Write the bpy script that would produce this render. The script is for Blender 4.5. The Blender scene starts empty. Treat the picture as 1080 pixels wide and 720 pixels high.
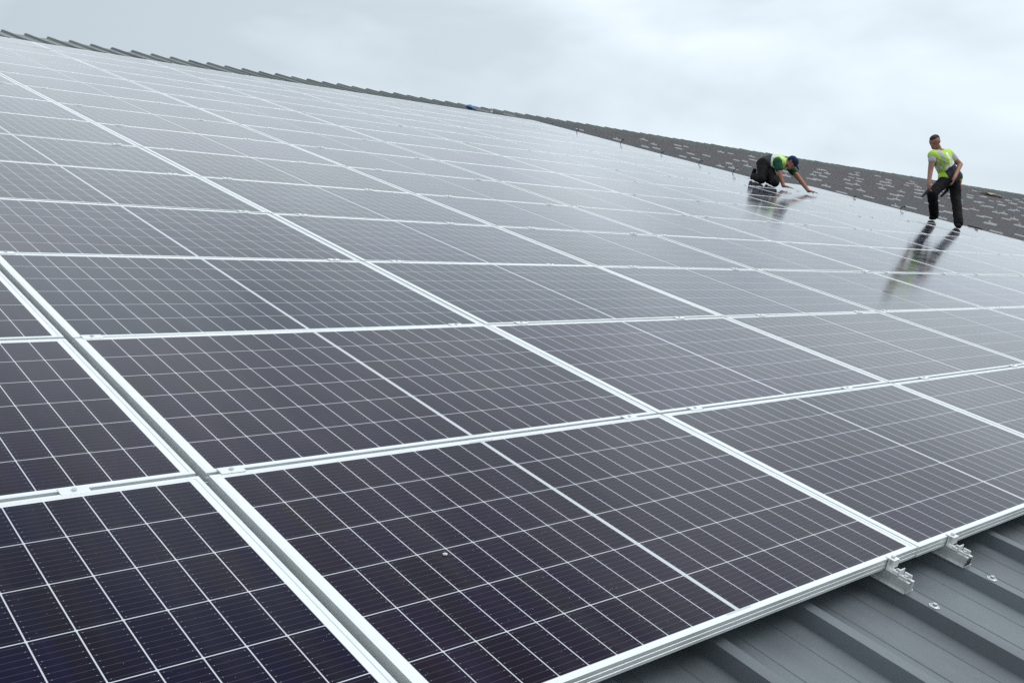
import time
T0 = time.time()
import bpy, bmesh, math, random
from mathutils import Vector, Matrix, noise
random.seed(7)
sc = bpy.context.scene
R_ = math.radians

# ------------------------------------------------------------------ frame of the roof
PITCH = R_(16.947)
CP, SP = math.cos(PITCH), math.sin(PITCH)
def W(u, v, n=0.0):
    """roof coordinates in metres (u along the ridge, v up the slope, n out of the panel plane) to world"""
    return Vector((u, v*CP - n*SP, v*SP + n*CP))
UP_, VP_ = 1.80407, 1.06          # pitch of the panel grid

# ------------------------------------------------------------------ camera
RM = [[0.745733, -0.637313, 0.194201], [-0.036827, -0.330471, -0.943098], [0.665226, 0.696147, -0.269913]]
def dirw(a): return W(*a)
right, down, fwd = [dirw(r) for r in RM]
CAM = W(-1.04867, -1.05758, 1.14256)
FPX = 1023.886
cd = bpy.data.cameras.new('camera'); cam = bpy.data.objects.new('camera', cd); sc.collection.objects.link(cam)
m = Matrix((right, -down, -fwd)).transposed().to_4x4(); m.translation = CAM
cam.matrix_world = m
cd.sensor_width = 36.0; cd.lens = FPX/1080*36.0; cd.clip_start = 0.05; cd.clip_end = 6000
sc.camera = cam
def unproj(px, py, depth):
    """point at a distance along the view axis, seen at a pixel of the photograph"""
    return CAM + (right*((px-540)/FPX) + down*((py-360)/FPX) + fwd)*depth

# ------------------------------------------------------------------ world, sun, exposure
SUN_EL, SUN_AZ = R_(52), R_(128)
w = bpy.data.worlds.new('World'); sc.world = w; w.use_nodes = True
nt = w.node_tree; nt.nodes.clear()
def N(t, nt=nt, **k):
    n_ = nt.nodes.new(t)
    for a, b in k.items(): setattr(n_, a, b)
    return n_
out = N('ShaderNodeOutputWorld'); bg = N('ShaderNodeBackground'); bg.inputs[1].default_value = 0.10
sky = N('ShaderNodeTexSky', sky_type='NISHITA', sun_disc=False, sun_elevation=SUN_EL, sun_rotation=SUN_AZ)
tc = N('ShaderNodeTexCoord')
sep = N('ShaderNodeSeparateXYZ')
mp = N('ShaderNodeMapping'); mp.inputs['Scale'].default_value = (1, 1, 2.2)
mp.inputs['Location'].default_value = (3.1, 0.4, 1.7)
n1 = N('ShaderNodeTexNoise'); n1.inputs['Scale'].default_value = 1.9; n1.inputs['Detail'].default_value = 5; n1.inputs['Roughness'].default_value = .47
n1.inputs['Distortion'].default_value = .35
cr = N('ShaderNodeValToRGB')
cr.color_ramp.elements[0].position = .40; cr.color_ramp.elements[0].color = (4.2, 4.75, 5.15, 1)
cr.color_ramp.elements[1].position = .60; cr.color_ramp.elements[1].color = (6.7, 7.35, 7.8, 1)
# brighter toward the side where the sun stands behind the cloud (a direction of the world, to the right of the view)
dot = N('ShaderNodeVectorMath', operation='DOT_PRODUCT'); dot.inputs[1].default_value = Vector((0.93, 0.28, 0.22)).normalized()
mr = N('ShaderNodeMapRange'); mr.inputs['From Min'].default_value = .1; mr.inputs['From Max'].default_value = 1.0
mr.inputs['To Min'].default_value = .82; mr.inputs['To Max'].default_value = 1.30
mz = N('ShaderNodeFloatCurve'); cu = mz.mapping.curves[0]       # brighter band of cloud above the view, duller overhead
cu.points[0].location = (0, .50); cu.points[1].location = (1, .76)
for q in ((.24, .50), (.30, .50), (.42, .54), (.60, .60), (.78, .68)): cu.points.new(*q)
mz.mapping.update()
mz2 = N('ShaderNodeMath', operation='MULTIPLY'); mz2.inputs[1].default_value = 2.0
mul = N('ShaderNodeMath', operation='MULTIPLY')
vs = N('ShaderNodeVectorMath', operation='SCALE')
mix = N('ShaderNodeMix', data_type='RGBA'); mix.inputs[0].default_value = .93
L = nt.links.new
L(tc.outputs['Generated'], mp.inputs[0]); L(mp.outputs[0], n1.inputs['Vector']); L(n1.outputs[0], cr.inputs[0])
L(tc.outputs['Generated'], dot.inputs[0]); L(dot.outputs['Value'], mr.inputs[0])
L(tc.outputs['Generated'], sep.inputs[0]); L(sep.outputs[2], mz.inputs['Value']); L(mz.outputs[0], mz2.inputs[0])
L(mr.outputs[0], mul.inputs[0]); L(mz2.outputs[0], mul.inputs[1])
L(cr.outputs[0], vs.inputs[0]); L(mul.outputs[0], vs.inputs['Scale'])
L(sky.outputs[0], mix.inputs['A']); L(vs.outputs[0], mix.inputs['B'])
L(mix.outputs['Result'], bg.inputs[0]); L(bg.outputs[0], out.inputs[0])

sd = bpy.data.lights.new('sun', 'SUN'); sd.energy = 1.0; sd.angle = R_(35); sd.color = (1, .97, .93)
so = bpy.data.objects.new('sun', sd); sc.collection.objects.link(so)
sdir = Vector((math.sin(SUN_AZ)*math.cos(SUN_EL), math.cos(SUN_AZ)*math.cos(SUN_EL), math.sin(SUN_EL)))
so.rotation_euler = sdir.to_track_quat('Z', 'Y').to_euler()
vw = sc.view_settings; vw.view_transform = 'Standard'; vw.look = 'None'; vw.exposure = 0.38; vw.gamma = 1; vw.use_curve_mapping = False
sc.cycles.use_denoising = False
sc.cycles.max_bounces = 8

# ------------------------------------------------------------------ materials
def mat(name, col, rough=.5, metal=0., spec=.5, noise_amt=0., noise_scale=5., col2=None, bump=0., bump_scale=60., coat=0.):
    m_ = bpy.data.materials.new(name); m_.use_nodes = True
    t = m_.node_tree; b = t.nodes['Principled BSDF']
    b.inputs['Base Color'].default_value = (*col, 1); b.inputs['Roughness'].default_value = rough
    b.inputs['Metallic'].default_value = metal; b.inputs['Specular IOR Level'].default_value = spec
    b.inputs['Coat Weight'].default_value = coat
    if noise_amt or col2 or bump:
        tcn = t.nodes.new('ShaderNodeTexCoord')
        nn = t.nodes.new('ShaderNodeTexNoise'); nn.inputs['Scale'].default_value = noise_scale; nn.inputs['Detail'].default_value = 6
        t.links.new(tcn.outputs['Object'], nn.inputs['Vector'])
        rp = t.nodes.new('ShaderNodeValToRGB')
        c2 = col2 or tuple(c*(1-noise_amt) for c in col)
        rp.color_ramp.elements[0].position = .35; rp.color_ramp.elements[0].color = (*c2, 1)
        rp.color_ramp.elements[1].position = .65; rp.color_ramp.elements[1].color = (*col, 1)
        t.links.new(nn.outputs[0], rp.inputs[0]); t.links.new(rp.outputs[0], b.inputs['Base Color'])
        if bump:
            n2 = t.nodes.new('ShaderNodeTexNoise'); n2.inputs['Scale'].default_value = bump_scale; n2.inputs['Detail'].default_value = 4
            bp = t.nodes.new('ShaderNodeBump'); bp.inputs['Strength'].default_value = bump; bp.inputs['Distance'].default_value = .01
            t.links.new(tcn.outputs['Object'], n2.inputs['Vector']); t.links.new(n2.outputs[0], bp.inputs['Height']); t.links.new(bp.outputs[0], b.inputs['Normal'])
    return m_

M_frame = mat('anodised_aluminium', (.80, .83, .83), .38, .35, .5, .06, 9., bump=.02, bump_scale=300)
M_rail = mat('mill_aluminium', (.80, .81, .81), .3, .4, .5, .15, 30.)
M_short = mat('bright_aluminium', (.86, .87, .87), .4, .25, .5, .08, 30.)
M_bolt = mat('stainless_steel', (.55, .56, .56), .3, .85)
M_rubber = mat('dark_rubber', (.02, .02, .022), .6)

def roof_material(name, base, stain, rough=.42, far=True):
    m_ = bpy.data.materials.new(name); m_.use_nodes = True; t = m_.node_tree; b = t.nodes['Principled BSDF']
    b.inputs['Roughness'].default_value = rough
    tcn = t.nodes.new('ShaderNodeTexCoord')
    mpn = t.nodes.new('ShaderNodeMapping'); mpn.inputs['Scale'].default_value = (2.2, .22, 1)
    na = t.nodes.new('ShaderNodeTexNoise'); na.inputs['Scale'].default_value = 1.3; na.inputs['Detail'].default_value = 7; na.inputs['Roughness'].default_value = .6
    ra = t.nodes.new('ShaderNodeValToRGB')
    ra.color_ramp.elements[0].position = .40; ra.color_ramp.elements[0].color = (*stain, 1)
    ra.color_ramp.elements[1].position = .58; ra.color_ramp.elements[1].color = (*base, 1)
    nb = t.nodes.new('ShaderNodeTexNoise'); nb.inputs['Scale'].default_value = 140; nb.inputs['Detail'].default_value = 3
    mx = t.nodes.new('ShaderNodeMix'); mx.data_type = 'RGBA'; mx.blend_type = 'MULTIPLY'; mx.inputs[0].default_value = .25
    # pale scuffs and specks left by boots and rain
    n5 = t.nodes.new('ShaderNodeTexNoise'); n5.inputs['Scale'].default_value = 26; n5.inputs['Detail'].default_value = 8; n5.inputs['Roughness'].default_value = .75
    r5 = t.nodes.new('ShaderNodeMapRange'); r5.inputs['From Min'].default_value = .60; r5.inputs['From Max'].default_value = .78; r5.inputs['To Max'].default_value = .35
    m5 = t.nodes.new('ShaderNodeMix'); m5.data_type = 'RGBA'; m5.inputs['B'].default_value = (.30, .31, .30, 1)
    t.links.new(tcn.outputs['Object'], n5.inputs['Vector']); t.links.new(n5.outputs[0], r5.inputs[0]); t.links.new(r5.outputs[0], m5.inputs[0]); t.links.new(mx.outputs['Result'], m5.inputs['A'])
    mx_ = mx; mx = m5
    rr = t.nodes.new('ShaderNodeMapRange'); rr.inputs['To Min'].default_value = rough-.1; rr.inputs['To Max'].default_value = rough+.14
    bp = t.nodes.new('ShaderNodeBump'); bp.inputs['Strength'].default_value = .05; bp.inputs['Distance'].default_value = .004
    K = t.links.new
    K(tcn.outputs['Object'], mpn.inputs[0]); K(mpn.outputs[0], na.inputs['Vector']); K(na.outputs[0], ra.inputs[0])
    K(tcn.outputs['Object'], nb.inputs['Vector']); K(ra.outputs[0], mx_.inputs['A']); K(nb.outputs[0], mx_.inputs['B'])
    # rusty brown film on the unwashed far end of the roof
    sx_ = t.nodes.new('ShaderNodeSeparateXYZ'); K(tcn.outputs['Object'], sx_.inputs[0])
    fr_ = t.nodes.new('ShaderNodeMapRange'); fr_.inputs['From Min'].default_value = 12; fr_.inputs['From Max'].default_value = 18; fr_.inputs['To Max'].default_value = .75
    K(sx_.outputs[0], fr_.inputs[0])
    n4 = t.nodes.new('ShaderNodeTexNoise'); n4.inputs['Scale'].default_value = .55; n4.inputs['Detail'].default_value = 6
    K(tcn.outputs['Object'], n4.inputs['Vector'])
    r4 = t.nodes.new('ShaderNodeValToRGB'); r4.color_ramp.elements[0].position = .42; r4.color_ramp.elements[0].color = (.165, .160, .165, 1)
    r4.color_ramp.elements[1].position = .62; r4.color_ramp.elements[1].color = (.20, .145, .14, 1)
    K(n4.outputs[0], r4.inputs[0])
    m4 = t.nodes.new('ShaderNodeMix'); m4.data_type = 'RGBA'
    K(fr_.outputs[0], m4.inputs[0]); K(mx.outputs['Result'], m4.inputs['A']); K(r4.outputs[0], m4.inputs['B'])
    K(m4.outputs['Result'] if far else mx.outputs['Result'], b.inputs['Base Color']); K(na.outputs[0], rr.inputs[0]); K(rr.outputs[0], b.inputs['Roughness'])
    K(nb.outputs[0], bp.inputs['Height']); K(bp.outputs[0], b.inputs['Normal'])
    return m_
M_roof = roof_material('coated_roof_steel', (.156, .182, .200), (.112, .130, .142))
M_ridge = roof_material('ridge_steel', (.24, .262, .25), (.17, .19, .175), .5, False)

# glass over cells: the cell grid is drawn in the panel's own coordinates
PL, PW, PH = 1.790, 1.049, .035      # panel length, width, height
LIP = .0125
def cell_material():
    m_ = bpy.data.materials.new('solar_cells_under_glass'); m_.use_nodes = True; t = m_.node_tree; b = t.nodes['Principled BSDF']
    K = t.links.new
    def node(ty, **k):
        n_ = t.nodes.new(ty)
        for a, c in k.items(): setattr(n_, a, c)
        return n_
    def math_(op, a, b_=None, c=None):
        n_ = node('ShaderNodeMath', operation=op)
        for i, x in enumerate((a, b_, c)):
            if x is None: continue
            if isinstance(x, (int, float)): n_.inputs[i].default_value = x
            else: K(x, n_.inputs[i])
        return n_.outputs[0]
    tcn = node('ShaderNodeTexCoord'); sp = node('ShaderNodeSeparateXYZ'); K(tcn.outputs['Object'], sp.inputs[0])
    x, y = sp.outputs[0], sp.outputs[1]
    BX, BY, CG = .030, .019, .012           # white border at the short and long sides, centre gap
    half = (PL-2*BX-CG)/2
    cw, ch = half/10, (PW-2*BY)/6
    # mirror around the middle: distance from the centre line
    ax = math_('SUBTRACT', math_('ABSOLUTE', math_('SUBTRACT', x, PL/2)), CG/2)     # 0 at the inner end of a half string
    fx = math_('MULTIPLY', math_('FRACT', math_('DIVIDE', ax, cw)), cw)
    dx = math_('MINIMUM', fx, math_('SUBTRACT', cw, fx))
    yy = math_('SUBTRACT', y, BY)
    fy = math_('MULTIPLY', math_('FRACT', math_('DIVIDE', yy, ch)), ch)
    dy = math_('MINIMUM', fy, math_('SUBTRACT', ch, fy))
    inx = math_('MULTIPLY', math_('GREATER_THAN', ax, 0), math_('LESS_THAN', ax, half))
    iny = math_('MULTIPLY', math_('GREATER_THAN', yy, 0), math_('LESS_THAN', yy, PW-2*BY))
    cell = math_('MULTIPLY', math_('GREATER_THAN', dx, .0014), math_('GREATER_THAN', dy, .0013))
    corner = math_('GREATER_THAN', math_('ADD', dx, dy), .0048)
    cell = math_('MULTIPLY', math_('MULTIPLY', cell, corner), math_('MULTIPLY', inx, iny))
    # bus bars run along the long side, nine to a cell
    nb = 9.0
    by_ = math_('FRACT', math_('ADD', math_('MULTIPLY', math_('DIVIDE', fy, ch), nb), 0))
    bd = math_('ABSOLUTE', math_('SUBTRACT', by_, .5))
    bus = math_('LESS_THAN', bd, .026)
    pad = math_('MULTIPLY', math_('LESS_THAN', bd, .055), math_('LESS_THAN', math_('ABSOLUTE', math_('SUBTRACT', dx, .0085)), .0012))
    # per cell tint
    oi = node('ShaderNodeObjectInfo')
    cx = math_('FLOOR', math_('DIVIDE', x, cw)); cy = math_('FLOOR', math_('DIVIDE', yy, ch))
    cmb = node('ShaderNodeCombineXYZ'); K(cx, cmb.inputs[0]); K(cy, cmb.inputs[1]); K(math_('MULTIPLY', oi.outputs['Random'], 91.7), cmb.inputs[2])
    wn = node('ShaderNodeTexWhiteNoise', noise_dimensions='3D'); K(cmb.outputs[0], wn.inputs['Vector'])
    ramp = node('ShaderNodeValToRGB')
    e = ramp.color_ramp.elements
    e[0].position = 0; e[0].color = (.0055, .0036, .021, 1); e[1].position = 1; e[1].color = (.0075, .0045, .015, 1)
    e2 = e.new(.5); e2.color = (.0055, .0038, .028, 1)
    K(wn.outputs['Value'], ramp.inputs[0])
    def mixc(f, a, b_):
        n_ = node('ShaderNodeMix', data_type='RGBA')
        K(f, n_.inputs[0])
        for s, c in (('A', a), ('B', b_)):
            if isinstance(c, tuple): n_.inputs[s].default_value = (*c, 1)
            else: K(c, n_.inputs[s])
        return n_.outputs['Result']
    # modules differ a little in hue and depth
    hs = node('ShaderNodeHueSaturation'); K(ramp.outputs[0], hs.inputs['Color'])
    K(math_('ADD', .45, math_('MULTIPLY', oi.outputs['Random'], .10)), hs.inputs['Hue'])
    wn2 = node('ShaderNodeTexWhiteNoise', noise_dimensions='1D'); K(oi.outputs['Random'], wn2.inputs['W'])
    K(math_('ADD', .6, math_('MULTIPLY', wn2.outputs['Value'], 1.1)), hs.inputs['Value'])
    c1 = mixc(bus, hs.outputs[0], (.060, .060, .080))
    c2 = mixc(pad, c1, (.20, .20, .22))
    # dust: very faint greyish film
    nz = node('ShaderNodeTexNoise'); nz.inputs['Scale'].default_value = 3.0; nz.inputs['Detail'].default_value = 6
    K(tcn.outputs['Object'], nz.inputs['Vector'])
    margin = math_('SUBTRACT', 1.0, math_('MULTIPLY', inx, iny))
    c3 = mixc(cell, (.58, .60, .63), c2)
    mrg = math_('MULTIPLY', margin, math_('GREATER_THAN', math_('ABSOLUTE', math_('SUBTRACT', x, PL/2)), .05))
    c3 = mixc(mrg, c3, (.80, .82, .83))
    # drops of rain: small domes, scattered
    vo = node('ShaderNodeTexVoronoi', feature='F1'); vo.inputs['Scale'].default_value = 95
    geo = node('ShaderNodeVectorMath', operation='ADD'); K(tcn.outputs['Object'], geo.inputs[0])
    rv = node('ShaderNodeCombineXYZ'); K(math_('MULTIPLY', oi.outputs['Random'], 37.0), rv.inputs[0]); K(rv.outputs[0], geo.inputs[1])
    K(geo.outputs[0], vo.inputs['Vector'])
    sepc = node('ShaderNodeSeparateColor'); K(vo.outputs['Color'], sepc.inputs[0])
    nz2 = node('ShaderNodeTexNoise'); nz2.inputs['Scale'].default_value = 7; nz2.inputs['Detail'].default_value = 3
    K(geo.outputs[0], nz2.inputs['Vector'])
    keep = math_('GREATER_THAN', math_('ADD', sepc.outputs[0], math_('MULTIPLY', nz2.outputs[0], .7)), .98)
    rad = math_('MULTIPLY', math_('ADD', sepc.outputs[1], .35), .20)
    dome = math_('MULTIPLY', math_('MAXIMUM', math_('SUBTRACT', 1.0, math_('DIVIDE', vo.outputs['Distance'], rad)), 0.0), keep)
    isdrop = math_('GREATER_THAN', dome, 0.02)
    bp = node('ShaderNodeBump'); bp.inputs['Strength'].default_value = 1.0; bp.inputs['Distance'].default_value = .0012
    K(dome, bp.inputs['Height'])
    spk = math_('MULTIPLY', math_('GREATER_THAN', dome, .72), math_('GREATER_THAN', sepc.outputs[2], .6))
    c4 = mixc(spk, c3, (.30, .31, .34))  # highlight on the crown of some drops, painted pale into the base colour
    mps = node('ShaderNodeMapping'); mps.inputs['Scale'].default_value = (5, .9, 1); K(geo.outputs[0], mps.inputs[0])
    sm = node('ShaderNodeTexNoise'); sm.inputs['Scale'].default_value = 1.4; sm.inputs['Detail'].default_value = 8; sm.inputs['Roughness'].default_value = .65
    K(mps.outputs[0], sm.inputs['Vector'])
    smf = node('ShaderNodeMapRange'); smf.inputs['From Min'].default_value = .45; smf.inputs['From Max'].default_value = .8; smf.inputs['To Max'].default_value = .045
    K(sm.outputs[0], smf.inputs[0])
    c4 = mixc(smf.outputs[0], c4, (.34, .32, .29))
    K(c4, b.inputs['Base Color'])
    rg = node('ShaderNodeMapRange'); rg.inputs['To Min'].default_value = .07; rg.inputs['To Max'].default_value = .15
    rg.inputs['From Min'].default_value = .3; rg.inputs['From Max'].default_value = .7
    K(nz.outputs[0], rg.inputs[0]); K(rg.outputs[0], b.inputs['Roughness'])
    # anti-reflective solar glass: almost no mirror seen from above, a strong one at grazing angles
    b.inputs['Specular IOR Level'].default_value = 0.0; b.inputs['Roughness'].default_value = .7
    t.links.remove(b.inputs['Roughness'].links[0])
    lw = node('ShaderNodeLayerWeight'); lw.inputs['Blend'].default_value = .5
    fres = math_('ADD', .003, math_('MULTIPLY', .985, math_('POWER', lw.outputs['Facing'], 5.2)))
    gs = node('ShaderNodeBsdfGlossy'); gs.inputs['Color'].default_value = (1, 1, 1, 1); K(rg.outputs[0], gs.inputs['Roughness']); K(bp.outputs[0], gs.inputs['Normal'])
    ms = node('ShaderNodeMixShader'); K(fres, ms.inputs[0]); K(b.outputs[0], ms.inputs[1]); K(gs.outputs[0], ms.inputs[2])
    K(ms.outputs[0], t.nodes['Material Output'].inputs['Surface'])
    return m_
M_cells = cell_material()

# ------------------------------------------------------------------ mesh helpers
col = sc.collection
ROT = Matrix.Rotation(PITCH, 4, 'X')
def link(name, bm, mats, parent=None, smooth=False):
    me = bpy.data.meshes.new(name); bm.normal_update(); bm.to_mesh(me); bm.free()
    for mm in (mats if isinstance(mats, (list, tuple)) else [mats]): me.materials.append(mm)
    if smooth:
        for p in me.polygons: p.use_smooth = True
    o = bpy.data.objects.new(name, me); col.objects.link(o)
    if parent: o.parent = parent
    return o
def empty(name, loc=(0, 0, 0), rot=None):
    o = bpy.data.objects.new(name, None); col.objects.link(o); o.empty_display_size = .1
    o.location = loc
    if rot: o.rotation_euler = rot
    return o
def tag(o, label=None, cat=None, group=None, kind=None):
    if label: o['label'] = label
    if cat: o['category'] = cat
    if group: o['group'] = group
    if kind: o['kind'] = kind
    return o
def box(bm, x0, x1, y0, y1, z0, z1, bev=0.):
    r = bmesh.ops.create_cube(bm, size=1)
    vs_ = r['verts']
    for v_ in vs_:
        v_.co = Vector(((x0+x1)/2+v_.co.x*(x1-x0), (y0+y1)/2+v_.co.y*(y1-y0), (z0+z1)/2+v_.co.z*(z1-z0)))
    if bev:
        es = list({e for v_ in vs_ for e in v_.link_edges})
        bmesh.ops.bevel(bm, geom=es, offset=bev, segments=1, affect='EDGES')
    return vs_
def cyl(bm, c, r, h, seg=12, axis='Z', r2=None):
    res = bmesh.ops.create_cone(bm, cap_ends=True, segments=seg, radius1=r, radius2=r if r2 is None else r2, depth=h)
    mt = Matrix.Identity(4)
    if axis == 'Y': mt = Matrix.Rotation(R_(90), 4, 'X')
    if axis == 'X': mt = Matrix.Rotation(R_(90), 4, 'Y')
    bmesh.ops.transform(bm, matrix=Matrix.Translation(c) @ mt, verts=res['verts'])
    return res['verts']
def copy_tree(o, parent=None):
    c = o.copy(); col.objects.link(c); c.parent = parent
    for ch in o.children: copy_tree(ch, c)
    return c

# ------------------------------------------------------------------ the setting: ground, building
N_TOP, N_BASE = -.070, -.110        # rib crest and pan of the roof sheet below the panel face
V_EAVE, V_RIDGE = -3.2, 18.9
U0, U1 = -9.0, 74.0
GZ = W(0, V_EAVE, N_BASE).z - 6.2

bm = bmesh.new()
bmesh.ops.create_grid(bm, x_segments=40, y_segments=40, size=2500)
g = link('ground', bm, mat('grass_field', (.055, .085, .03), .9, noise_scale=.02, col2=(.085, .09, .045)))
g.location = (0, 0, GZ); tag(g, kind='structure')
bm = bmesh.new(); bmesh.ops.create_grid(bm, x_segments=2, y_segments=2, size=1)
for v_ in bm.verts: v_.co.x = 32+v_.co.x*60; v_.co.y = -14+v_.co.y*14
yd = link('yard', bm, mat('yard_concrete', (.28, .27, .25), .85, noise_scale=.6, col2=(.2, .2, .185)))
yd.location = (0, 0, GZ+.02); tag(yd, kind='structure')

bld = empty('farm_building', (0, 0, 0))
tag(bld, 'long building with a shallow ribbed grey steel roof carrying the solar array', 'building')
RIB0, RP = 1.633, .390
def sheet_profile(u_start, u_end):
    pts = []
    k0 = math.ceil((u_start-RIB0)/RP); k = k0
    while RIB0+k*RP < u_end:
        c = RIB0+k*RP
        pts += [(c-.034, N_BASE), (c-.021, N_TOP), (c+.021, N_TOP), (c+.034, N_BASE)]
        for s in (.125, .265):
            pts += [(c+s-.006, N_BASE), (c+s-.003, N_BASE-.0022), (c+s+.003, N_BASE-.0022), (c+s+.006, N_BASE)]
        k += 1
    return pts
def sheet(name, v0, v1, lift, mt, u_a=U0, u_b=U1, back=False, parent=bld, thick=True):
    bm = bmesh.new()
    prof = sheet_profile(u_a, u_b)
    rows = []
    nv = 6
    for i in range(nv+1):
        vv = v0+(v1-v0)*i/nv
        row = []
        for q_, (u, n) in enumerate(prof):
            if lift: n += .010*math.sin((q_//12)*2.3)*math.sin((q_//12)*.71)
            p = W(u, vv, n+lift)
            if back:
                pr = W(u, V_RIDGE, n+lift); p = Vector((p.x, 2*pr.y-p.y, p.z))
            row.append(bm.verts.new(p))
        rows.append(row)
    for a, b_ in zip(rows, rows[1:]):
        for j in range(len(prof)-1):
            f = (a[j], a[j+1], b_[j+1], b_[j])
            bm.faces.new(f if not back else f[::-1])
    return link(name, bm, mt, parent)
# the roof sheet keeps its own sloping coordinates for its stains, so it is built in world space
sheet('roof_sheet', V_EAVE, V_RIDGE, 0, M_roof)
sheet('roof_sheet', V_EAVE, V_RIDGE, 0, M_roof, back=True)
# crimped ridge piece laid over both slopes
sheet('ridge_cap', 17.0, V_RIDGE, .004, M_ridge)
sheet('ridge_cap', 17.0, V_RIDGE, .004, M_ridge, back=True)
M_wall = mat('wall_cladding', (.30, .33, .30), .6, noise_amt=.15, noise_scale=1.5)
M_block = mat('block_wall', (.36, .35, .33), .9, noise_amt=.2, noise_scale=3)
ye = W(0, V_EAVE+.35, 0).y; yb = 2*W(0, V_RIDGE, 0).y - ye; ze = W(0, V_EAVE+.35, N_BASE-.06).z
for nm, mt, z0, z1 in (('block_wall', M_block, GZ, GZ+2.2), ('cladding', M_wall, GZ+2.2, ze)):
    bm = bmesh.new()
    e_ = 0 if nm == 'block_wall' else .03
    box(bm, U0+.4-e_, U1-.4+e_, ye-e_, ye+.18, z0, z1); box(bm, U0+.4-e_, U1-.4+e_, yb-.18, yb+e_, z0, z1)
    box(bm, U0+.4-e_, U0+.58, ye+.18, yb-.18, z0, z1); box(bm, U1-.58, U1-.4+e_, ye+.18, yb-.18, z0, z1)
    link(nm, bm, mt, bld)
for uu in (U0+.45, U1-.45):         # gables
    bm = bmesh.new(); zr = W(0, V_RIDGE, N_BASE-.08).z
    a = [bm.verts.new((uu+s, y_, z_)) for s in (-.06, .06) for y_, z_ in ((ye, ze), (yb, ze), ((ye+yb)/2, zr))]
    bm.faces.new(a[:3]); bm.faces.new(a[3:][::-1])
    for i in range(3): bm.faces.new((a[i], a[(i+1) % 3], a[(i+1) % 3+3], a[i+3]))
    bmesh.ops.recalc_face_normals(bm, faces=bm.faces)
    link('gable', bm, M_wall, bld)
bm = bmesh.new()                    # gutter
for uu in range(int(U0)+1, int(U1)):
    pass
g0 = W(0, V_EAVE, N_BASE)
prof = [(.02, -.02), (.02, -.12), (-.10, -.12), (-.13, -.03), (-.125, -.03), (-.096, -.114), (.014, -.114), (.014, -.02)]
ra = [bm.verts.new((U0+.2, g0.y+a_, g0.z+b_)) for a_, b_ in prof]; rb = [bm.verts.new((U1-.2, g0.y+a_, g0.z+b_)) for a_, b_ in prof]
for i in range(len(prof)): bm.faces.new((ra[i], ra[(i+1) % 8], rb[(i+1) % 8], rb[i]))
bmesh.ops.recalc_face_normals(bm, faces=bm.faces)
link('gutter', bm, M_roof, bld)

# roof screws with washers: parts of the roof
def screw_mesh():
    bm = bmesh.new()
    cyl(bm, (0, 0, .0012), .0150, .0024, 24)
    cyl(bm, (0, 0, .0036), .0125, .0024, 24, r2=.0090)
    cyl(bm, (0, 0, .0075), .0066, .0060, 6)
    return bm
def screw(u, v):
    global SCR
    if SCR is None:
        SCR = o = link('screw', screw_mesh(), M_bolt, bld)
    else:
        o = SCR.copy(); col.objects.link(o); o.parent = bld
    o.location = W(u, v, N_TOP); o.rotation_euler = (PITCH+random.uniform(-.06, .06), random.uniform(-.06, .06), 0)
SCR = None
for k in (-3, 0, 1, 4, 5, 7, 8): screw(RIB0+k*RP, -.152+random.uniform(-.006, .006))
for k in (-5, -3, 0, 1, 4): screw(RIB0+k*RP, -1.35)

# ------------------------------------------------------------------ solar panels
def frame_mesh():
    bm = bmesh.new()
    # profile going round: outwards offset (from outer face, inwards positive), height
    prof = [(0, 0), (0, -.0080), (.0014, -.0088), (.0014, -.0128), (0, -.0136), (0, -.0215), (.0014, -.0223), (.0014, -.0262), (0, -.0270), (0, -.0350),
            (.026, -.0350), (.026, -.0335), (.0022, -.0335), (.0022, -.0065), (LIP, -.0065), (LIP, -.0009), (LIP-.0008, 0)]
    cs = [(0, 0, 1, 1), (PL, 0, -1, 1), (PL, PW, -1, -1), (0, PW, 1, -1)]
    rings = []
    for (x, y, sx, sy) in cs:
        rings.append([bm.verts.new((x+sx*(0 if a < .002 else a), y+sy*a, h)) for a, h in prof])
    n_ = len(prof)
    for i in range(4):
        A, B = rings[i], rings[(i+1) % 4]
        for j in range(n_): bm.faces.new((A[j], A[(j+1) % n_], B[(j+1) % n_], B[j]))
    bmesh.ops.recalc_face_normals(bm, faces=bm.faces)
    # mitre joints at the corners: a fine raised seam would vanish at this size, so only a tiny chamfer
    return bm
def glass_mesh():
    bm = bmesh.new(); a = LIP-.001
    vs_ = [bm.verts.new(p) for p in ((a, a, -.0016), (PL-a, a, -.0016), (PL-a, PW-a, -.0016), (a, PW-a, -.0016))]
    bm.faces.new(vs_)
    lo = [bm.verts.new((v_.co.x, v_.co.y, -.006)) for v_ in vs_]
    bm.faces.new(lo[::-1])
    for i in range(4): bm.faces.new((vs_[i], lo[i], lo[(i+1) % 4], vs_[(i+1) % 4]))
    return bm
NAMES = ['first', 'second', 'third', 'fourth', 'fifth', 'sixth', 'seventh', 'eighth', 'ninth', 'tenth', 'eleventh', 'twelfth', 'thirteenth', 'fourteenth', 'fifteenth']
def colname(c):
    return 'left of the wide seam' if c < 0 else NAMES[c]+' column right of the wide seam'
def panel_origin(c, r):
    u = c*UP_+(UP_-PL)/2
    if c < 0: u -= .010
    if c == 0: u += .004
    v = r*VP_+(0 if r == 0 else .0055)
    return u, v
proto = empty('solar_panel')
fr = link('frame', frame_mesh(), M_frame, proto)
gl = link('glass', glass_mesh(), M_cells, proto)
first = True
rngp = random.Random(3)
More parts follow.
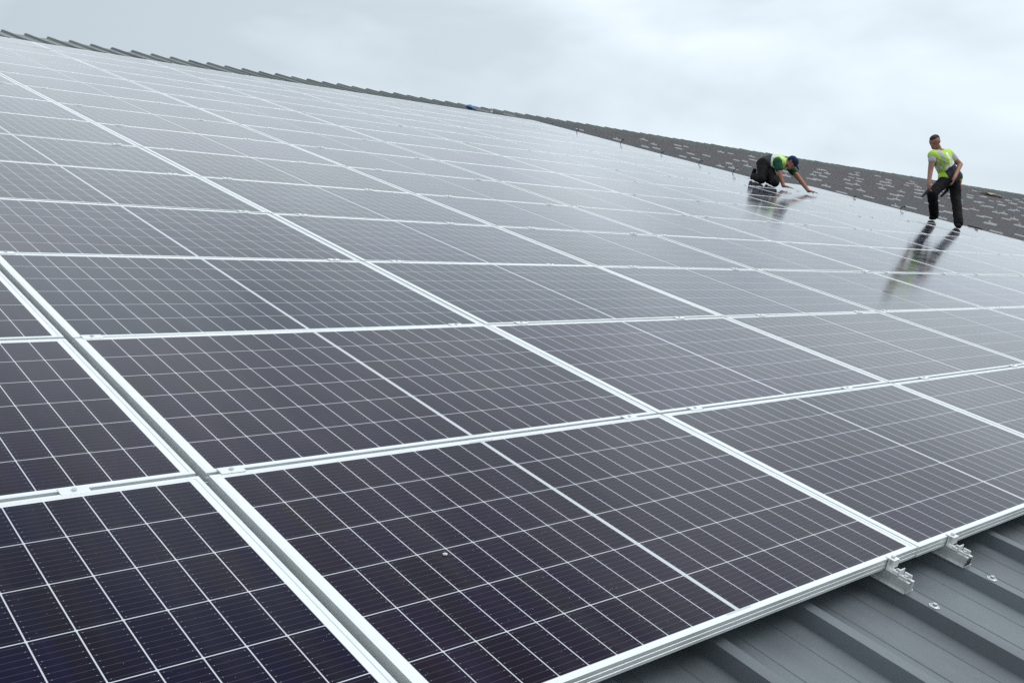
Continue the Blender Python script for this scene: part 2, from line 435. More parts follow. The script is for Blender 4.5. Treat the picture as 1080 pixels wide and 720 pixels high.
for r in range(15):
    for c in range(-2, 9):
        if c == 8 and r >= 9: continue
        if c == -2 and r > 2: continue
        o = proto if first else copy_tree(proto); first = False
        u, v = panel_origin(c, r)
        o.location = W(u, v, rngp.uniform(-.0006, .0006))
        o.rotation_euler = (PITCH+R_(rngp.uniform(-.10, .10)), R_(rngp.uniform(-.10, .10)), 0)
        if c == -2: cn = 'second column left of the wide seam'
        else: cn = colname(c)
        if r == 0 and c == 0: lb = 'large foreground solar panel with a bird dropping, between wide seam and bare roof'
        else: lb = 'solar panel in %s row up, %s' % (NAMES[r], cn)
        tag(o, lb, 'solar panel', 'solar panels laid in rows on the roof')

# bird dropping on the nearest full panel
def blob(rx, ry, rz, seed, sub=3, amp=.25, fq=1.5):
    bm = bmesh.new(); bmesh.ops.create_icosphere(bm, subdivisions=sub, radius=1)
    for v_ in bm.verts:
        k = 1+amp*noise.noise(v_.co*fq+Vector((seed*3.1, seed, 0)))
        v_.co = Vector((v_.co.x*rx*k, v_.co.y*ry*k, v_.co.z*rz*k))
    return bm
bd_ = link('bird_dropping', blob(.0085, .0052, .0022, 4, amp=.8, fq=1.3), mat('dropping', (.62, .61, .56), .7), smooth=True)
bd_.location = W(.202*UP_, .473*VP_, .0004); bd_.rotation_euler = (PITCH, 0, .5)
tag(bd_, 'tiny whitish bird dropping on the large foreground panel', 'dropping')

# ------------------------------------------------------------------ clamps
def mid_clamp_proto():
    root = empty('mid_clamp')
    bm = bmesh.new()
    box(bm, -.034, .034, -.0165, .0165, .0005, .0036, .0008)
    box(bm, -.030, .030, -.0056, .0056, -.030, .0007)
    link('plate', bm, M_frame, root)
    bm = bmesh.new(); cyl(bm, (0, 0, .0052), .0062, .0035, 14)
    link('bolt', bm, M_bolt, root)
    return root
mc = mid_clamp_proto(); used = False
def clamp_ribs(c):
    a, b_ = c*UP_+.07, (c+1)*UP_-.07
    ks = [k for k in range(-20, 190) if a <= RIB0+k*RP <= b_]
    return RIB0+ks[0]*RP, RIB0+ks[-1]*RP
for r in range(1, 11):
    for c in range(-1, 9):
        if c == 8 and r > 8: continue
        for side, uu in zip(('left', 'right'), clamp_ribs(c)):
            if c == -1 and r > 3: continue
            o = copy_tree(mc) if used else mc; used = True
            o.location = W(uu+rngp.uniform(-.006, .006), r*VP_+.0, .0005); o.rotation_euler = (PITCH, 0, R_(rngp.uniform(-1.5, 1.5)))
            cn = colname(c)
            tag(o, 'clamp atop %s row up, %s end, %s' % (NAMES[r-1], side, cn), 'clamp', 'mid clamps on the joints between panels')

# ------------------------------------------------------------------ mounting rails
def rail_bm(y0, y1, w_=.038, h=.033, fl=.010):
    """C rail with an open slot on its crown, running along y; z from 0 to h"""
    bm = bmesh.new(); t_ = .003; a = w_/2
    prof = [(-a-fl, 0), (a+fl, 0), (a+fl, .0025), (a, .0025), (a, h), (.0075, h), (.0075, h-.008), (.0105, h-.008), (.0105, h-t_), (a-t_, h-t_), (a-t_, t_+.002),
            (-a+t_, t_+.002), (-a+t_, h-t_), (-.0105, h-t_), (-.0105, h-.008), (-.0075, h-.008), (-.0075, h), (-a, h), (-a, .0025), (-a-fl, .0025)]
    A = [bm.verts.new((x, y0, z)) for x, z in prof]; B = [bm.verts.new((x, y1, z)) for x, z in prof]
    n_ = len(prof)
    for i in range(n_): bm.faces.new((A[i], A[(i+1) % n_], B[(i+1) % n_], B[i]))
    bm.faces.new(A); bm.faces.new(B)
    bmesh.ops.triangulate(bm, faces=[f for f in bm.faces if len(f.verts) > 4])
    bmesh.ops.recalc_face_normals(bm, faces=bm.faces)
    return bm
def end_rail_proto():
    root = empty('mounting_rail')
    link('rail', rail_bm(-.078, .24), M_rail, root)
    h = .0345      # rail crown above the rib
    F = .070       # panel face above the rib
    bm = bmesh.new()
    box(bm, -.017, .017, -.0195, .009, F+.0006, F+.0036, .0007)          # lip over the frame
    box(bm, -.017, .017, -.0050, -.0022, h+.002, F+.0006)                # back web against the frame
    box(bm, -.017, .017, -.0195, -.0168, h+.014, F+.0006)                # front web
    box(bm, -.017, .017, -.0420, -.0022, h+.0005, h+.0035)               # foot
    box(bm, -.017, .017, -.0425, -.0395, h+.0005, h+.021, .0006)         # upstand
    box(bm, -.0130, .0130, -.0395, -.0200, h+.0035, h+.0100, .0015)      # nut block
    box(bm, -.017, -.0135, -.070, -.043, h+.0005, h+.009, .0008)         # ear
    box(bm, .0100, .0150, -.070, -.046, h+.0005, h+.013, .0012)
    cl = link('end_clamp', bm, M_short, root)
    bm = bmesh.new(); cyl(bm, (0, -.006, F+.0062), .0062, .005, 14)
    link('bolt', bm, M_bolt, cl)
    bm = bmesh.new(); cyl(bm, (0, -.031, h+.0125), .0060, .006, 6); link('bolt', bm, M_bolt, cl)
    bm = bmesh.new(); cyl(bm, (0, -.058, h+.004), .0065, .010, 6); link('bolt', bm, M_bolt, cl)
    return root
er = end_rail_proto(); used = False
for c in range(-2, 8):
    for side, uu in zip(('left', 'right'), clamp_ribs(c)):
        o = copy_tree(er) if used else er; used = True
        o.location = W(uu, 0, N_TOP); o.rotation_euler = (PITCH, 0, R_(rngp.uniform(-.6, .6)))
        cn = {-2: 'second panel left of the wide seam', -1: 'panel just left of the wide seam'}.get(c, (NAMES[c] if c >= 0 else '')+' panel right of the wide seam')
        tag(o, 'end clamp rail under %s end, bottom row, %s' % (side, cn), 'mounting rail', 'end clamps along the lower edge of the array')

# short rails waiting on the bare part of the roof
def short_rail_bm(up=True):
    bm = rail_bm(-.13, .13, .032, .022, .002)
    h = .022
    if not up: return bm
    box(bm, -.018, .018, -.025, .022, h+.0005, h+.004)
    box(bm, -.018, .018, .030, .034, h+.004, h+.030)
    box(bm, -.018, .018, .012, .036, h+.030, h+.034)
    cyl(bm, (0, 0, h+.014), .006, .02, 8)
    return bm
def inframe(p):
    q = p-CAM; z = q.dot(fwd)
    if z < .1: return None
    x = 540+FPX*q.dot(right)/z; y = 360+FPX*q.dot(down)/z
    return (x, y, z) if (-10 < x < 1090 and -10 < y < 730) else None
cand = []
rr_ = random.Random(11)
for c in range(8, 36):
    for r in range(0, 16):
        if c == 8 and r < 9: continue
        for si, uu in enumerate(clamp_ribs(c)):
            vv = r*VP_+rr_.uniform(-.12, .12)
            if r > 13 and rr_.random() < .6: continue
            p = W(uu, vv, N_TOP)
            q = inframe(p)
            if q: cand.append((q[2], uu, vv, c, r, si))
cand.sort()
used = None
rest = bmesh.new()
for i, (z, uu, vv, c, r, si) in enumerate(cand):
    if i < 300:
        if used is None: used = {}
        up = rr_.random() < .35
        if up not in used: used[up] = o = link('short_rail', short_rail_bm(up), M_short)
        else: o = used[up].copy(); col.objects.link(o)
        o.location = W(uu, vv, N_TOP); o.rotation_euler = (PITCH, 0, 0); o.scale = (1, rr_.uniform(.6, 1.0), rr_.uniform(.9, 1.4))
        d = c-9
        where = 'beside the array' if d < 0 else ('%s pair column right of the array' % (NAMES+['sixteenth','seventeenth','eighteenth','nineteenth','twentieth'])[min(d,19)])
        tag(o, 'short rail, %s of its pair, %s row up, %s' % (('nearer', 'farther')[si], (NAMES+['sixteenth'])[r], where), 'mounting rail', 'short rails waiting on the bare roof')
    else:
        b2 = short_rail_bm(False); me = bpy.data.meshes.new('tmp'); bmesh.ops.transform(b2, matrix=Matrix.Translation(W(uu, vv, N_TOP)) @ ROT, verts=b2.verts)
        b2.to_mesh(me); b2.free(); rest.from_mesh(me); bpy.data.meshes.remove(me)
if len(rest.verts):
    o = link('distant_rail', rest, M_short); tag(o, 'many tiny silver rails on the most distant part of the bare roof', 'mounting rails', kind='stuff')
print('short rails', len(cand))

# ------------------------------------------------------------------ cables at the raw edge of the array
def tube_bm(pts, rad, seg=8, bm=None):
    bm = bm or bmesh.new(); rings = []
    for i, p in enumerate(pts):
        d = (pts[min(i+1, len(pts)-1)]-pts[max(i-1, 0)]).normalized()
        a = d.orthogonal().normalized(); b_ = d.cross(a)
        if rings:
            a = (a_prev - d*a_prev.dot(d)).normalized(); b_ = d.cross(a)
        a_prev = a
        r_ = rad[i] if isinstance(rad, (list, tuple)) else rad
        rings.append([bm.verts.new(p+(a*math.cos(2*math.pi*k/seg)+b_*math.sin(2*math.pi*k/seg))*r_) for k in range(seg)])
    for A, B in zip(rings, rings[1:]):
        for k in range(seg): bm.faces.new((A[k], A[(k+1) % seg], B[(k+1) % seg], B[k]))
    bm.faces.new(rings[0][::-1]); bm.faces.new(rings[-1])
    return bm
M_cable = mat('black_cable', (.015, .015, .017), .45)
def cable(u, v, s, h, lab):
    a = W(u-.02, v, -.03)
    pts = []
    for i in range(11):
        t_ = i/10
        pts.append(W(u+.01+.05*s*math.sin(t_*2.2), v-.05*s*t_*t_, -.04+.62*h*math.sin(t_*math.pi*.5)))
    bm = tube_bm(pts, .0075)
    tube_bm([pts[-1], pts[-1]+(pts[-1]-pts[-2]).normalized()*.05], .013, bm=bm)
    o = link('cable', bm, M_cable, smooth=True)
    tag(o, lab, 'cable', 'cable tails at the side edge of the array')
ce = 8*UP_
for i, (v_, s, h) in enumerate(((13.9, .6, .14), (12.6, .9, .2), (11.5, .6, .12), (10.55, .9, .16), (9.75, 1.2, .22))):
    cable(ce, v_*VP_*.985, s, h, 'black cable tail sticking up at array edge, %s from the ridge' % NAMES[i])
ce = 9*UP_
for i, (v_, s, h) in enumerate(((8.15, .8, .1), (7.2, .8, .16), (5.9, 1.0, .1))):
    cable(ce, v_*VP_, s, h, 'black cable tail at array edge, %s' % ('just right of the kneeling worker', 'between the two workers', 'right of the standing worker')[i])

# ------------------------------------------------------------------ things lying at the ridge
M_blue = mat('blue_plastic', (.03, .16, .42), .45, noise_amt=.3, noise_scale=20)
ur, vr = None, None
def on_roof(px, py, n):
    """roof coordinates of the point seen at a pixel on the plane at height n"""
    o = CAM; d = (right*((px-540)/FPX)+down*((py-360)/FPX)+fwd)
    nn = W(0, 0, 1); t_ = (n-o.dot(nn))/d.dot(nn); p = o+d*t_
    return p.x, p.dot(W(0, 1, 0))
u_, v_ = on_roof(487, 114.5, -.05)
u_b, v_b = on_roof(488, 113.6, N_TOP); v_b = min(v_b, 17.2)
print('bundle', u_b/UP_, v_b/VP_)
bt = empty('tarp_bundle', W(u_b, v_b, N_TOP), (PITCH, 0, .25)); tag(bt, 'small bright blue plastic bundle lying at the top of the array', 'bundle')
b1 = link('sheeting', blob(.14, .08, .05, 2, amp=.5, fq=1.8), M_blue, bt, smooth=True); b1.location = (0, 0, .05)
bm = tube_bm([Vector((-.02, .088*math.cos(a), .05+.06*math.sin(a))) for a in [i*2*math.pi/12 for i in range(13)]], .006)
link('strap', bm, mat('white_strap', (.7, .7, .7), .6), bt, smooth=True)
M_grey = mat('galvanised_offcut', (.5, .52, .52), .4, .5)
for i, (du, dv, rz, ln) in enumerate(((.38, 0, .5, .34), (.75, .15, -.9, .28), (1.15, -.1, .3, .36))):
    bm = rail_bm(-ln/2, ln/2, .045, .04)
    if i == 1: box(bm, -.05, .05, -.03, .05, .042, .09, .01)
    o = link('rail_offcut', bm, M_grey); o.location = W(u_b+du, v_b+dv, N_TOP+.004); o.rotation_euler = (PITCH, 0, rz)
    tag(o, ('short metal offcut lying right beside the blue bundle', 'metal offcut with a fitting, middle one right of the blue bundle', 'metal offcut lying farthest right of the blue bundle')[i], 'offcut', 'metal offcuts by the blue bundle')
# black glove-like scrap on the roof right of the standing man, beige cloth far off near the ridge
o = link('rag', blob(.16, .05, .05, 9, amp=.6, fq=2), mat('black_cloth', (.012, .012, .014), .8), smooth=True)
uu, vv = on_roof(1026, 241.0, -.02); o.location = W(max(uu, 9*UP_+.15), vv, N_TOP+.04); o.rotation_euler = (PITCH, .1, -.6)
tag(o, 'small black rag lying at array edge right of the standing worker', 'rag')
o = link('dust_sheet', blob(.9, .35, .05, 5, amp=.6, fq=2.5), mat('beige_cloth', (.42, .38, .30), .9, noise_amt=.2, noise_scale=6), smooth=True)
uu, vv = on_roof(1047, 206, -.05); o.location = W(uu, min(vv, 16.5), N_TOP+.03); o.rotation_euler = (PITCH, 0, .1)
tag(o, 'beige cloth spread near the ridge far right of the standing worker', 'cloth')

# ------------------------------------------------------------------ people
def hull_add(target, spheres, sub=2):
    """convex hull round a few spheres, appended to the target bmesh as a closed shell"""
    bm = bmesh.new()
    for p, r_ in spheres:
        bmesh.ops.create_icosphere(bm, subdivisions=sub, radius=r_, matrix=Matrix.Translation(p))
    res = bmesh.ops.convex_hull(bm, input=bm.verts)
    dele = [g_ for g_ in set(res['geom_interior']+res['geom_unused']) if isinstance(g_, bmesh.types.BMVert) and g_.is_valid]
    bmesh.ops.delete(bm, geom=dele, context='VERTS')
    bmesh.ops.recalc_face_normals(bm, faces=bm.faces)
    me = bpy.data.meshes.new('tmp'); bm.to_mesh(me); bm.free(); target.from_mesh(me); bpy.data.meshes.remove(me)
TMP = bpy.data.scenes.new('workbench')
def remeshed(name, bm, mats, parent, vox=.008, smooth_it=4, wrinkle=0., matfn=None, wf=9.):
    me = bpy.data.meshes.new(name); bm.to_mesh(me); bm.free()
    o = bpy.data.objects.new(name, me); TMP.collection.objects.link(o)
    a = o.modifiers.new('r', 'REMESH'); a.mode = 'VOXEL'; a.voxel_size = vox
    s_ = o.modifiers.new('s', 'SMOOTH'); s_.factor = .5; s_.iterations = smooth_it
    TMP.view_layers[0].update(); dg = TMP.view_layers[0].depsgraph
    ev = o.evaluated_get(dg); m2 = bpy.data.meshes.new_from_object(ev); m2.name = name
    o.modifiers.clear(); o.data = m2; bpy.data.meshes.remove(me)
    TMP.collection.objects.unlink(o); col.objects.link(o)
    print(name, len(m2.polygons), time.time()-T0)
    m2.materials.clear()
    for mm in mats: m2.materials.append(mm)
    if wrinkle:
        nl = [Vector(v_.normal) for v_ in m2.vertices]
        for v_, n_ in zip(m2.vertices, nl):
            k = noise.noise(Vector(v_.co)*wf)+.5*noise.noise(Vector(v_.co)*wf*2.3)
            v_.co = v_.co + n_*(k*wrinkle)
    for p in m2.polygons:
        p.use_smooth = True
        if matfn: p.material_index = matfn(Vector(p.center))
    o.parent = parent
    return o
M_skin = mat('skin_tanned', (.33, .15, .095), .55, noise_amt=.12, noise_scale=20)
M_skin2 = mat('skin_arms', (.33, .14, .085), .55, noise_amt=.12, noise_scale=20)
M_hair = mat('cropped_hair', (.035, .025, .02), .9, bump=.4, bump_scale=300)
M_trouser = mat('work_trousers', (.013, .0125, .013), .85, 0., .15, noise_amt=.35, noise_scale=9)
M_patch = mat('rust_patch', (.22, .045, .035), .8)
M_boot = mat('leather_boot', (.012, .011, .011), .9, 0., .1)
M_yel = mat('hi_vis_yellow', (.52, .78, .10), .7, 0., .15, noise_amt=.12, noise_scale=9)
M_sil = mat('reflective_tape', (.82, .84, .84), .35)
M_dkg = mat('charcoal_panel', (.055, .06, .065), .8, 0., .15, noise_amt=.2, noise_scale=8)
M_white = mat('pale_tee', (.50, .50, .56), .85, noise_amt=.1, noise_scale=8)
M_green = mat('green_tee', (.015, .09, .05), .85, 0., .15, noise_amt=.2, noise_scale=8)
M_navy = mat('navy_cap', (.012, .028, .07), .8, 0., .15)
M_tool = mat('tool_plastic', (.012, .012, .013), .45)
M_eye = mat('eye_white', (.6, .6, .6), .3); M_lip = mat('lips', (.25, .09, .07), .5); M_iris = mat('iris', (.02, .015, .01), .2)

def basis(fw, upv):
    f_ = fw.normalized(); r_ = f_.cross(upv).normalized(); u__ = r_.cross(f_).normalized()
    return f_, r_, u__
def head(body, c, fw, upv, s=1.0):
    """skull, jaw, nose, ears in the body shell; c = centre of the head"""
    f_, r_, u__ = basis(fw, upv)
    P_ = lambda a, b_, d: c+(f_*a+r_*b_+u__*d)*s
    hull_add(body, [(P_(-.022, 0, .030), .083*s), (P_(.015, 0, .030), .078*s), (P_(.012, 0, -.02), .068*s)])
    hull_add(body, [(P_(.02, 0, -.02), .062*s), (P_(.052, .014, -.078), .026*s), (P_(.052, -.014, -.078), .026*s), (P_(-.01, .035, -.05), .03*s), (P_(-.01, -.035, -.05), .03*s)])
    hull_add(body, [(P_(.085, 0, .012), .009*s), (P_(.106, 0, -.022), .012*s), (P_(.088, .010, -.026), .009*s), (P_(.088, -.010, -.026), .009*s)], 1)
    hull_add(body, [(P_(.078, .03, .026), .010*s), (P_(.078, -.03, .026), .010*s)], 1)     # brow
    hull_add(body, [(P_(.080, .016, -.052), .007*s), (P_(.080, -.016, -.052), .007*s), (P_(.086, 0, -.050), .007*s)], 1)
    for q in (1, -1):
        hull_add(body, [(P_(-.012, .080*q, .018), .014*s), (P_(-.008, .078*q, -.018), .010*s), (P_(-.022, .086*q, .012), .010*s)], 1)
    return P_
def face_parts(P_, s, parent):
    bm = bmesh.new()
    for q in (1, -1): hull_add(bm, [(P_(.075, .030*q, .006), .011*s)], 2)
    link('eye', bm, M_iris, parent, True)
    bm = bmesh.new(); hull_add(bm, [(P_(.087, .018, -.054), .004*s), (P_(.087, -.018, -.054), .004*s), (P_(.093, 0, -.054), .0045*s)], 1)
    link('mouth', bm, M_lip, parent, True)
def hand(body, wrist, dirn, palm_n, thumb_side, s=1.0, curl=.35):
    d = dirn.normalized(); pn = (palm_n-d*palm_n.dot(d)).normalized(); sd_ = d.cross(pn).normalized()*thumb_side
    hull_add(body, [(wrist, .026*s), (wrist+d*.05*s+sd_*.024*s, .016*s), (wrist+d*.085*s+sd_*.026*s, .013*s), (wrist+d*.08*s-sd_*.030*s, .012*s), (wrist+d*.03*s-sd_*.02*s, .017*s)], 1)
    for i, (off, ln) in enumerate(((.027, .072), (.009, .082), (-.010, .076), (-.028, .060))):
        a = wrist+d*.083*s+sd_*off*s
        b_ = a+(d*math.cos(curl*.5)+pn*math.sin(curl*.5))*ln*.5*s
        c_ = b_+(d*math.cos(curl*1.8)+pn*math.sin(curl*1.8))*ln*.5*s
        hull_add(body, [(a, .0100*s), (b_, .0092*s)], 1); hull_add(body, [(b_, .0092*s), (c_, .0080*s)], 1)
    t0 = wrist+d*.03*s+sd_*.024*s; t1 = t0+(d*.6+sd_*.75+pn*.2).normalized()*.045*s; t2 = t1+(d*.85+sd_*.3+pn*.35).normalized()*.032*s
    hull_add(body, [(t0, .013*s), (t1, .0115*s)], 1); hull_add(body, [(t1, .0115*s), (t2, .0095*s)], 1)

def boot(bm, ankle, toe_dir, nrm, s=1.0, h=.09):
    t_ = (toe_dir-nrm*toe_dir.dot(nrm)).normalized(); sd_ = t_.cross(nrm)
    base = ankle-nrm*h
    hull_add(bm, [(ankle+nrm*.03, .050*s), (ankle-nrm*.02, .048*s), (base-t_*.045+nrm*.036, .036*s)])
    hull_add(bm, [(base-t_*.045+nrm*.036, .036*s), (base+t_*.03+nrm*.046, .046*s), (base+t_*.14+sd_*.012+nrm*.034, .034*s), (base+t_*.14-sd_*.012+nrm*.034, .034*s)])

NR = W(0, 0, 1); UPS = W(0, 1, 0)
WUP = Vector((0, 0, 1))
TOCAM = (-fwd); TOCAM.z = 0; TOCAM.normalize()       # horizontal, toward the photographer
RT = Vector((right.x, right.y, 0)).normalized()      # horizontal, to the right as seen in the photograph

# ---- standing worker
def plane_depth(px, py, n=0.):
    d = (right*((px-540)/FPX)+down*((py-360)/FPX)+fwd); return (n-CAM.dot(NR))/d.dot(NR)
SA = plane_depth(985, 232.5); SB = plane_depth(1011.5, 241.0)
print('standing depth', SA, SB, 'px per m', FPX/SA)
D0 = (SA+SB)/2
def S(px, py, dz=0.): return unproj(px, py+3.2, D0+dz)
st = empty('person', unproj(998, 240, D0))
tag(st, 'worker standing in hi-vis vest and dark trousers, leaning to look down', 'person')
J = dict(
    hipc=S(1003, 186, 0), hipL=S(997.5, 187, -.06), hipR=S(1007, 187.5, .06),
    kneL=S(983.2, 200.5, -.30), ankL=unproj(985.5, 226, SA), kneR=S(1008.2, 206.5, -.05), ankR=unproj(1011, 233.8, SB),
    waist=S(1000, 178, -.03), chest=S(993.5, 166, -.10), shL=S(983.6, 161.0, -.30), shR=S(1001.8, 160.0, .06),
    neck=S(990.5, 156.2, -.16), head=S(985.9, 147.3, -.22),
    elL=S(981.3, 177, -.36), wrL=S(979.6, 190.5, -.46), elR=S(1012.6, 170.5, -.02), wrR=S(1006.5, 184.5, -.26))
for k in J: J[k] = J[k].copy()
body = bmesh.new()
fwH = (-RT*.80+TOCAM*.55-WUP*.38); P_ = head(body, J['head'], fwH, WUP+fwH*.25, 1.0)
hull_add(body, [(J['neck'], .056), (P_(-.02, 0, -.04), .056)])
hull_add(body, [(J['neck'], .06), (J['shL'], .055), (J['shR'], .055), (J['chest'], .11)])
hull_add(body, [(J['chest'], .10), (J['waist'], .10)]); hull_add(body, [(J['waist'], .10), (J['hipL'], .09), (J['hipR'], .09)])
for a, b_, c_, ra, rb, rc in (('shL', 'elL', 'wrL', .055, .043, .030), ('shR', 'elR', 'wrR', .058, .045, .031)):
    hull_add(body, [(J[a], ra), (J[b_], rb)]); hull_add(body, [(J[b_], rb), (J[c_], rc)])
for a, b_, c_ in (('hipL', 'kneL', 'ankL'), ('hipR', 'kneR', 'ankR')):
    hull_add(body, [(J[a], .085), (J[b_], .055)]); hull_add(body, [(J[b_], .055), (J[c_], .04)])
hand(body, J['wrL'], S(979.3, 197, -.48)-J['wrL'], RT, 1, 1.0, .7)
hand(body, J['wrR'], S(1004, 192, -.30)-J['wrR'], -RT*.6-TOCAM*.2, -1, 1.0, .3)
bo = remeshed('body', body, [M_skin], st, .007, 3)
face_parts(P_, 1.0, st)
hr = bmesh.new()
hull_add(hr, [(P_(-.034, 0, .058), .074), (P_(.020, 0, .066), .064), (P_(-.052, 0, .030), .060)])
remeshed('hair', hr, [M_hair], st, .008, 2)
tr = bmesh.new()
hull_add(tr, [(J['waist']+(J['hipc']-J['waist'])*.45, .125), (J['hipL'], .115), (J['hipR'], .115)])
for a, b_, c_ in (('hipL', 'kneL', 'ankL'), ('hipR', 'kneR', 'ankR')):
    hull_add(tr, [(J[a], .112), (J[b_], .082)]); hull_add(tr, [(J[b_], .083), (J[b_].lerp(J[c_], .5), .080)]); hull_add(tr, [(J[b_].lerp(J[c_], .5), .080), (J[c_]-WUP*.025, .074)])
def tmat(p):
    q = (p-J['hipR']); return 1 if (.02 < (J['hipR']-p).z < .16 and q.dot(RT) > .04 and q.dot(TOCAM) > -.04) else 0
remeshed('trousers', tr, [M_trouser, M_patch], st, .009, 3, .011, tmat)
toeS = (-RT*.55+TOCAM*.85)
for nm in ('ankL', 'ankR'):
    bm = bmesh.new(); boot(bm, J[nm], toeS if nm == 'ankL' else (-RT*.25+TOCAM), NR, 1.0, (J[nm].dot(NR)-.004))
    remeshed('boot', bm, [M_boot], st, .007, 3)
sh = bmesh.new()
hull_add(sh, [(J['neck']-WUP*.03, .064), (J['shL'], .066), (J['shR'], .068), (J['chest'], .100)])
hull_add(sh, [(J['chest'], .100), (J['waist'], .100)])
for a, b_, k_ in (('shL', 'elL', .30), ('shR', 'elR', .45)): hull_add(sh, [(J[a], .070), (J[a].lerp(J[b_], k_), .064)])
remeshed('t_shirt', sh, [M_white], st, .008, 3, .004)
ve = bmesh.new()
hull_add(ve, [(J['neck']-WUP*.055, .060), (J['shL'].lerp(J['neck'], .04), .088), (J['shR'].lerp(J['neck'], .24), .088), (J['chest'], .152)])
hull_add(ve, [(J['chest'], .152), (J['waist'], .152)])
hull_add(ve, [(J['waist'], .152), (J['hipL']+WUP*.055, .128), (J['hipR']+WUP*.055, .132)])
axis = (J['hipc']-J['neck']); axl = axis.length; axn = axis.normalized()
sx = (J['shL']-J['shR']); sx = (sx-axn*sx.dot(axn)).normalized()
def vmat(p):
    q = p-J['neck']; t_ = q.dot(axn)/axl; x = -(q-axn*q.dot(axn)).dot(RT)
    if t_ > 1.12: return 0
    if t_ < .48 and abs(x-.035) < .034*(1-t_/.52): return 3
    if x < .06 and t_ > .54+.8*max(0, x): return 2
    if x < .06 and t_ > .45+.8*max(0, x): return 1
    if x > .07 and .36 < t_ < .47: return 1
    if x < -.01 and .12 < t_ < .5 and abs(x+.065) < .020: return 1
    if x > .05 and .10 < t_ < .36 and abs(x-.115) < .014: return 1
    if t_ > .60 and abs(x-.055) < .012: return 2
    return 0
remeshed('vest', ve, [M_yel, M_sil, M_dkg, M_white], st, .007, 3, .005, vmat)
dr = empty('cordless_drill', J['wrL']-WUP*.1); tag(dr, 'black cordless tool held in the standing worker’s hand', 'tool')
bm = bmesh.new(); hc = S(979.0, 196.5, -.50)
hull_add(bm, [(hc, .016), (hc-WUP*.07-RT*.03, .018), (hc-WUP*.09-RT*.07, .012)])
ho = link('handle', bm, M_tool, dr, True); 
bm = bmesh.new(); hull_add(bm, [(hc-WUP*.08-RT*.06, .020), (hc-WUP*.12-RT*.10, .012)])
link('motor', bm, M_tool, dr, True)
for ch in list(dr.children): ch.location = -dr.location
# tool pouch hanging behind the knee
pc = empty('tool_pouch', S(993, 202, .16)); tag(pc, 'dark hammer and pouch hanging between the standing worker’s legs', 'pouch')
bm = bmesh.new(); hull_add(bm, [(S(999, 197, .16), .028), (S(993, 203.5, .16), .022)]); hull_add(bm, [(S(999, 193, .13), .03), (S(999, 198, .16), .026)])
o = link('holster', bm, M_tool, pc, True); o.location = -pc.location
for ch in list(st.children): ch.location = -st.location

# ---- kneeling worker
KD = plane_depth(809, 194.0)
print('kneeling depth', KD, 'px per m', FPX/KD, on_roof(809, 194, 0), on_roof(858, 204.5, 0), on_roof(828, 199, 0))
def Q(px, py, dz=0.): return unproj(px, py+2.0, KD+dz)
def onp(px, py, n): return unproj(px, py, plane_depth(px, py, n))
kn = empty('person', unproj(809, 196, KD)); tag(kn, 'worker kneeling on all fours in navy cap and green shirt under hi-vis vest', 'person')
J = dict(hipL=Q(804.5, 171.0, -.06), hipR=Q(808, 172.5, .16), hipc=Q(806, 171, .05), waist=Q(812.5, 169, .0), chest=Q(821.5, 169.5, -.10),
    shL=Q(820.5, 169.0, -.30), shR=Q(831.5, 172.5, .06), neck=Q(828.6, 170.0, -.16), head=Q(834.3, 170.3, -.22),
    kneL=onp(803.5, 189.4, .075), kneR=onp(817.5, 192.9, .075),
    elL=Q(822.5, 182.5, -.38), wrL=onp(826.3, 196.2, .05), elR=Q(842.5, 186.0, -.10), wrR=onp(852.5, 201.2, .05))
def mid(a, b_, px, py):
    dd = ((J[a]-CAM).dot(fwd)+(J[b_]-CAM).dot(fwd))/2; return unproj(px, py, dd)
J['elL'] = mid('shL', 'wrL', 822.5, 184.0); J['elR'] = mid('shR', 'wrR', 842.5, 188.0)
for a_ in ('kneL', 'kneR', 'wrL', 'wrR'): print(a_, (J[a_]-CAM).dot(fwd)-KD)
J['ankL'] = J['kneL']+(-RT*.06-TOCAM*.38); J['ankL'] += NR*(.07-J['ankL'].dot(NR))
J['ankR'] = J['kneR']+(-RT*.02-TOCAM*.38); J['ankR'] += NR*(.07-J['ankR'].dot(NR))
for k in list(J): print(k, [round(x, 2) for x in J[k]])
body = bmesh.new()
fwH = (RT*.62+TOCAM*.35-WUP*.75); P_ = head(body, J['head'], fwH, RT*.6+WUP*.7, 1.0)
hull_add(body, [(J['neck'], .058), (P_(-.02, 0, -.04), .056)])
hull_add(body, [(J['neck'], .06), (J['shL'], .055), (J['shR'], .055), (J['chest'], .11)])
hull_add(body, [(J['chest'], .11), (J['waist'], .11)]); hull_add(body, [(J['waist'], .11), (J['hipL'], .10), (J['hipR'], .10)])
for a, b_, c_ in (('shL', 'elL', 'wrL'), ('shR', 'elR', 'wrR')):
    hull_add(body, [(J[a], .058), (J[b_], .045)]); hull_add(body, [(J[b_], .046), (J[c_], .031)])
for a, b_, c_ in (('hipL', 'kneL', 'ankL'), ('hipR', 'kneR', 'ankR')):
    hull_add(body, [(J[a], .085), (J[b_], .055)]); hull_add(body, [(J[b_], .055), (J[c_], .04)])
hand(body, J['wrL'], RT*.8+TOCAM*.25-NR*.18, -NR, 1, 1.05, .15)
hand(body, J['wrR'], RT*.85+TOCAM*.1-NR*.18, -NR, -1, 1.05, .15)
remeshed('body', body, [M_skin2], kn, .007, 3)
face_parts(P_, 1.0, kn)
cp = bmesh.new()
hull_add(cp, [(P_(-.022, 0, .045), .094), (P_(.018, 0, .050), .086)])
bmesh.ops.delete(cp, geom=[], context='VERTS')
cap = remeshed('cap', cp, [M_navy], kn, .008, 3)
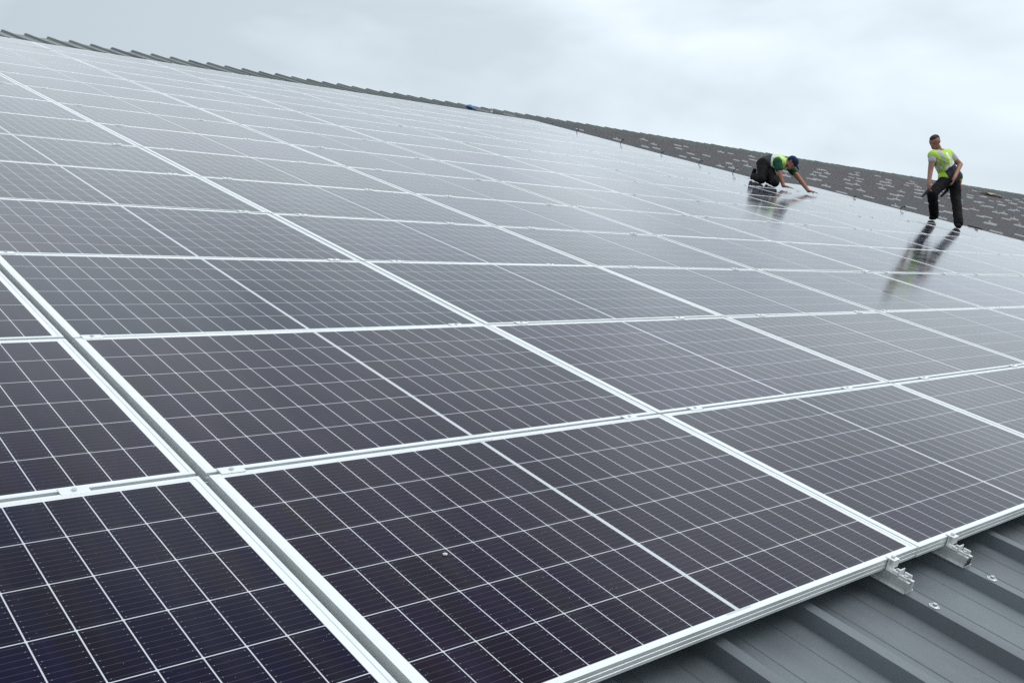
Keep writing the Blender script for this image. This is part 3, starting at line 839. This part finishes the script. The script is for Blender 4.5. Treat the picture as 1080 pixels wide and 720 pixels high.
bm = bmesh.new(); hull_add(bm, [(P_(.09, .045, .035), .007), (P_(.09, -.045, .035), .007), (P_(.165, .03, .022), .006), (P_(.165, -.03, .022), .006), (P_(.175, 0, .022), .006)], 1)
link('peak', bm, M_navy, cap, True)
tr = bmesh.new()
hull_add(tr, [(J['waist'].lerp(J['hipc'], .5), .125), (J['hipL'], .112), (J['hipR'], .112)])
for a, b_, c_ in (('hipL', 'kneL', 'ankL'), ('hipR', 'kneR', 'ankR')):
    hull_add(tr, [(J[a], .105), (J[b_]+NR*.008, .078)]); hull_add(tr, [(J[b_]+NR*.006, .080), (J[c_]+NR*.01, .070)])
remeshed('trousers', tr, [M_trouser], kn, .009, 3, .011)
for nm in ('ankL', 'ankR'):
    bm = bmesh.new(); a = J[nm]; bk = (a-J[nm.replace('ank', 'kne')]).normalized()
    hull_add(bm, [(a, .05), (a+bk*.05, .045)]); hull_add(bm, [(a+bk*.07+NR*.11, .038), (a+bk*.06, .042), (a+bk*.10-NR*.03, .036)])
    remeshed('boot', bm, [M_boot], kn, .007, 3)
sh = bmesh.new()
hull_add(sh, [(J['neck'].lerp(J['chest'], .25), .07), (J['shL'], .072), (J['shR'], .072), (J['chest'], .125)])
hull_add(sh, [(J['chest'], .122), (J['waist'], .118)])
for a, b_ in (('shL', 'elL'), ('shR', 'elR')): hull_add(sh, [(J[a], .074), (J[a].lerp(J[b_], .55), .070)])
remeshed('t_shirt', sh, [M_green], kn, .008, 3, .004)
ve = bmesh.new()
hull_add(ve, [(J['neck'].lerp(J['chest'], .3), .066), (J['shL'].lerp(J['neck'], .30), .080), (J['shR'].lerp(J['neck'], .30), .082), (J['chest'], .142)])
hull_add(ve, [(J['chest'], .142), (J['waist'], .140)])
hull_add(ve, [(J['waist'], .140), (J['hipL'].lerp(J['waist'], .4), .132), (J['hipR'].lerp(J['waist'], .4), .132)])
axis = (J['hipc']-J['neck']); axl = axis.length; axn = axis.normalized()
sx = (J['shL']-J['shR']); sx = (sx-axn*sx.dot(axn)).normalized()
def kmat(p):
    q = p-J['neck']; t_ = q.dot(axn)/axl; x = (p-J['chest']).dot(sx)
    if .50 < t_ < .58: return 1
    if t_ >= .58: return 2
    if t_ < .5 and .07 < abs(x) < .105: return 1
    return 0
remeshed('vest', ve, [M_yel, M_sil, M_dkg], kn, .007, 3, .005, kmat)
for ch in list(kn.children): ch.location = -kn.location

bpy.data.scenes.remove(TMP)
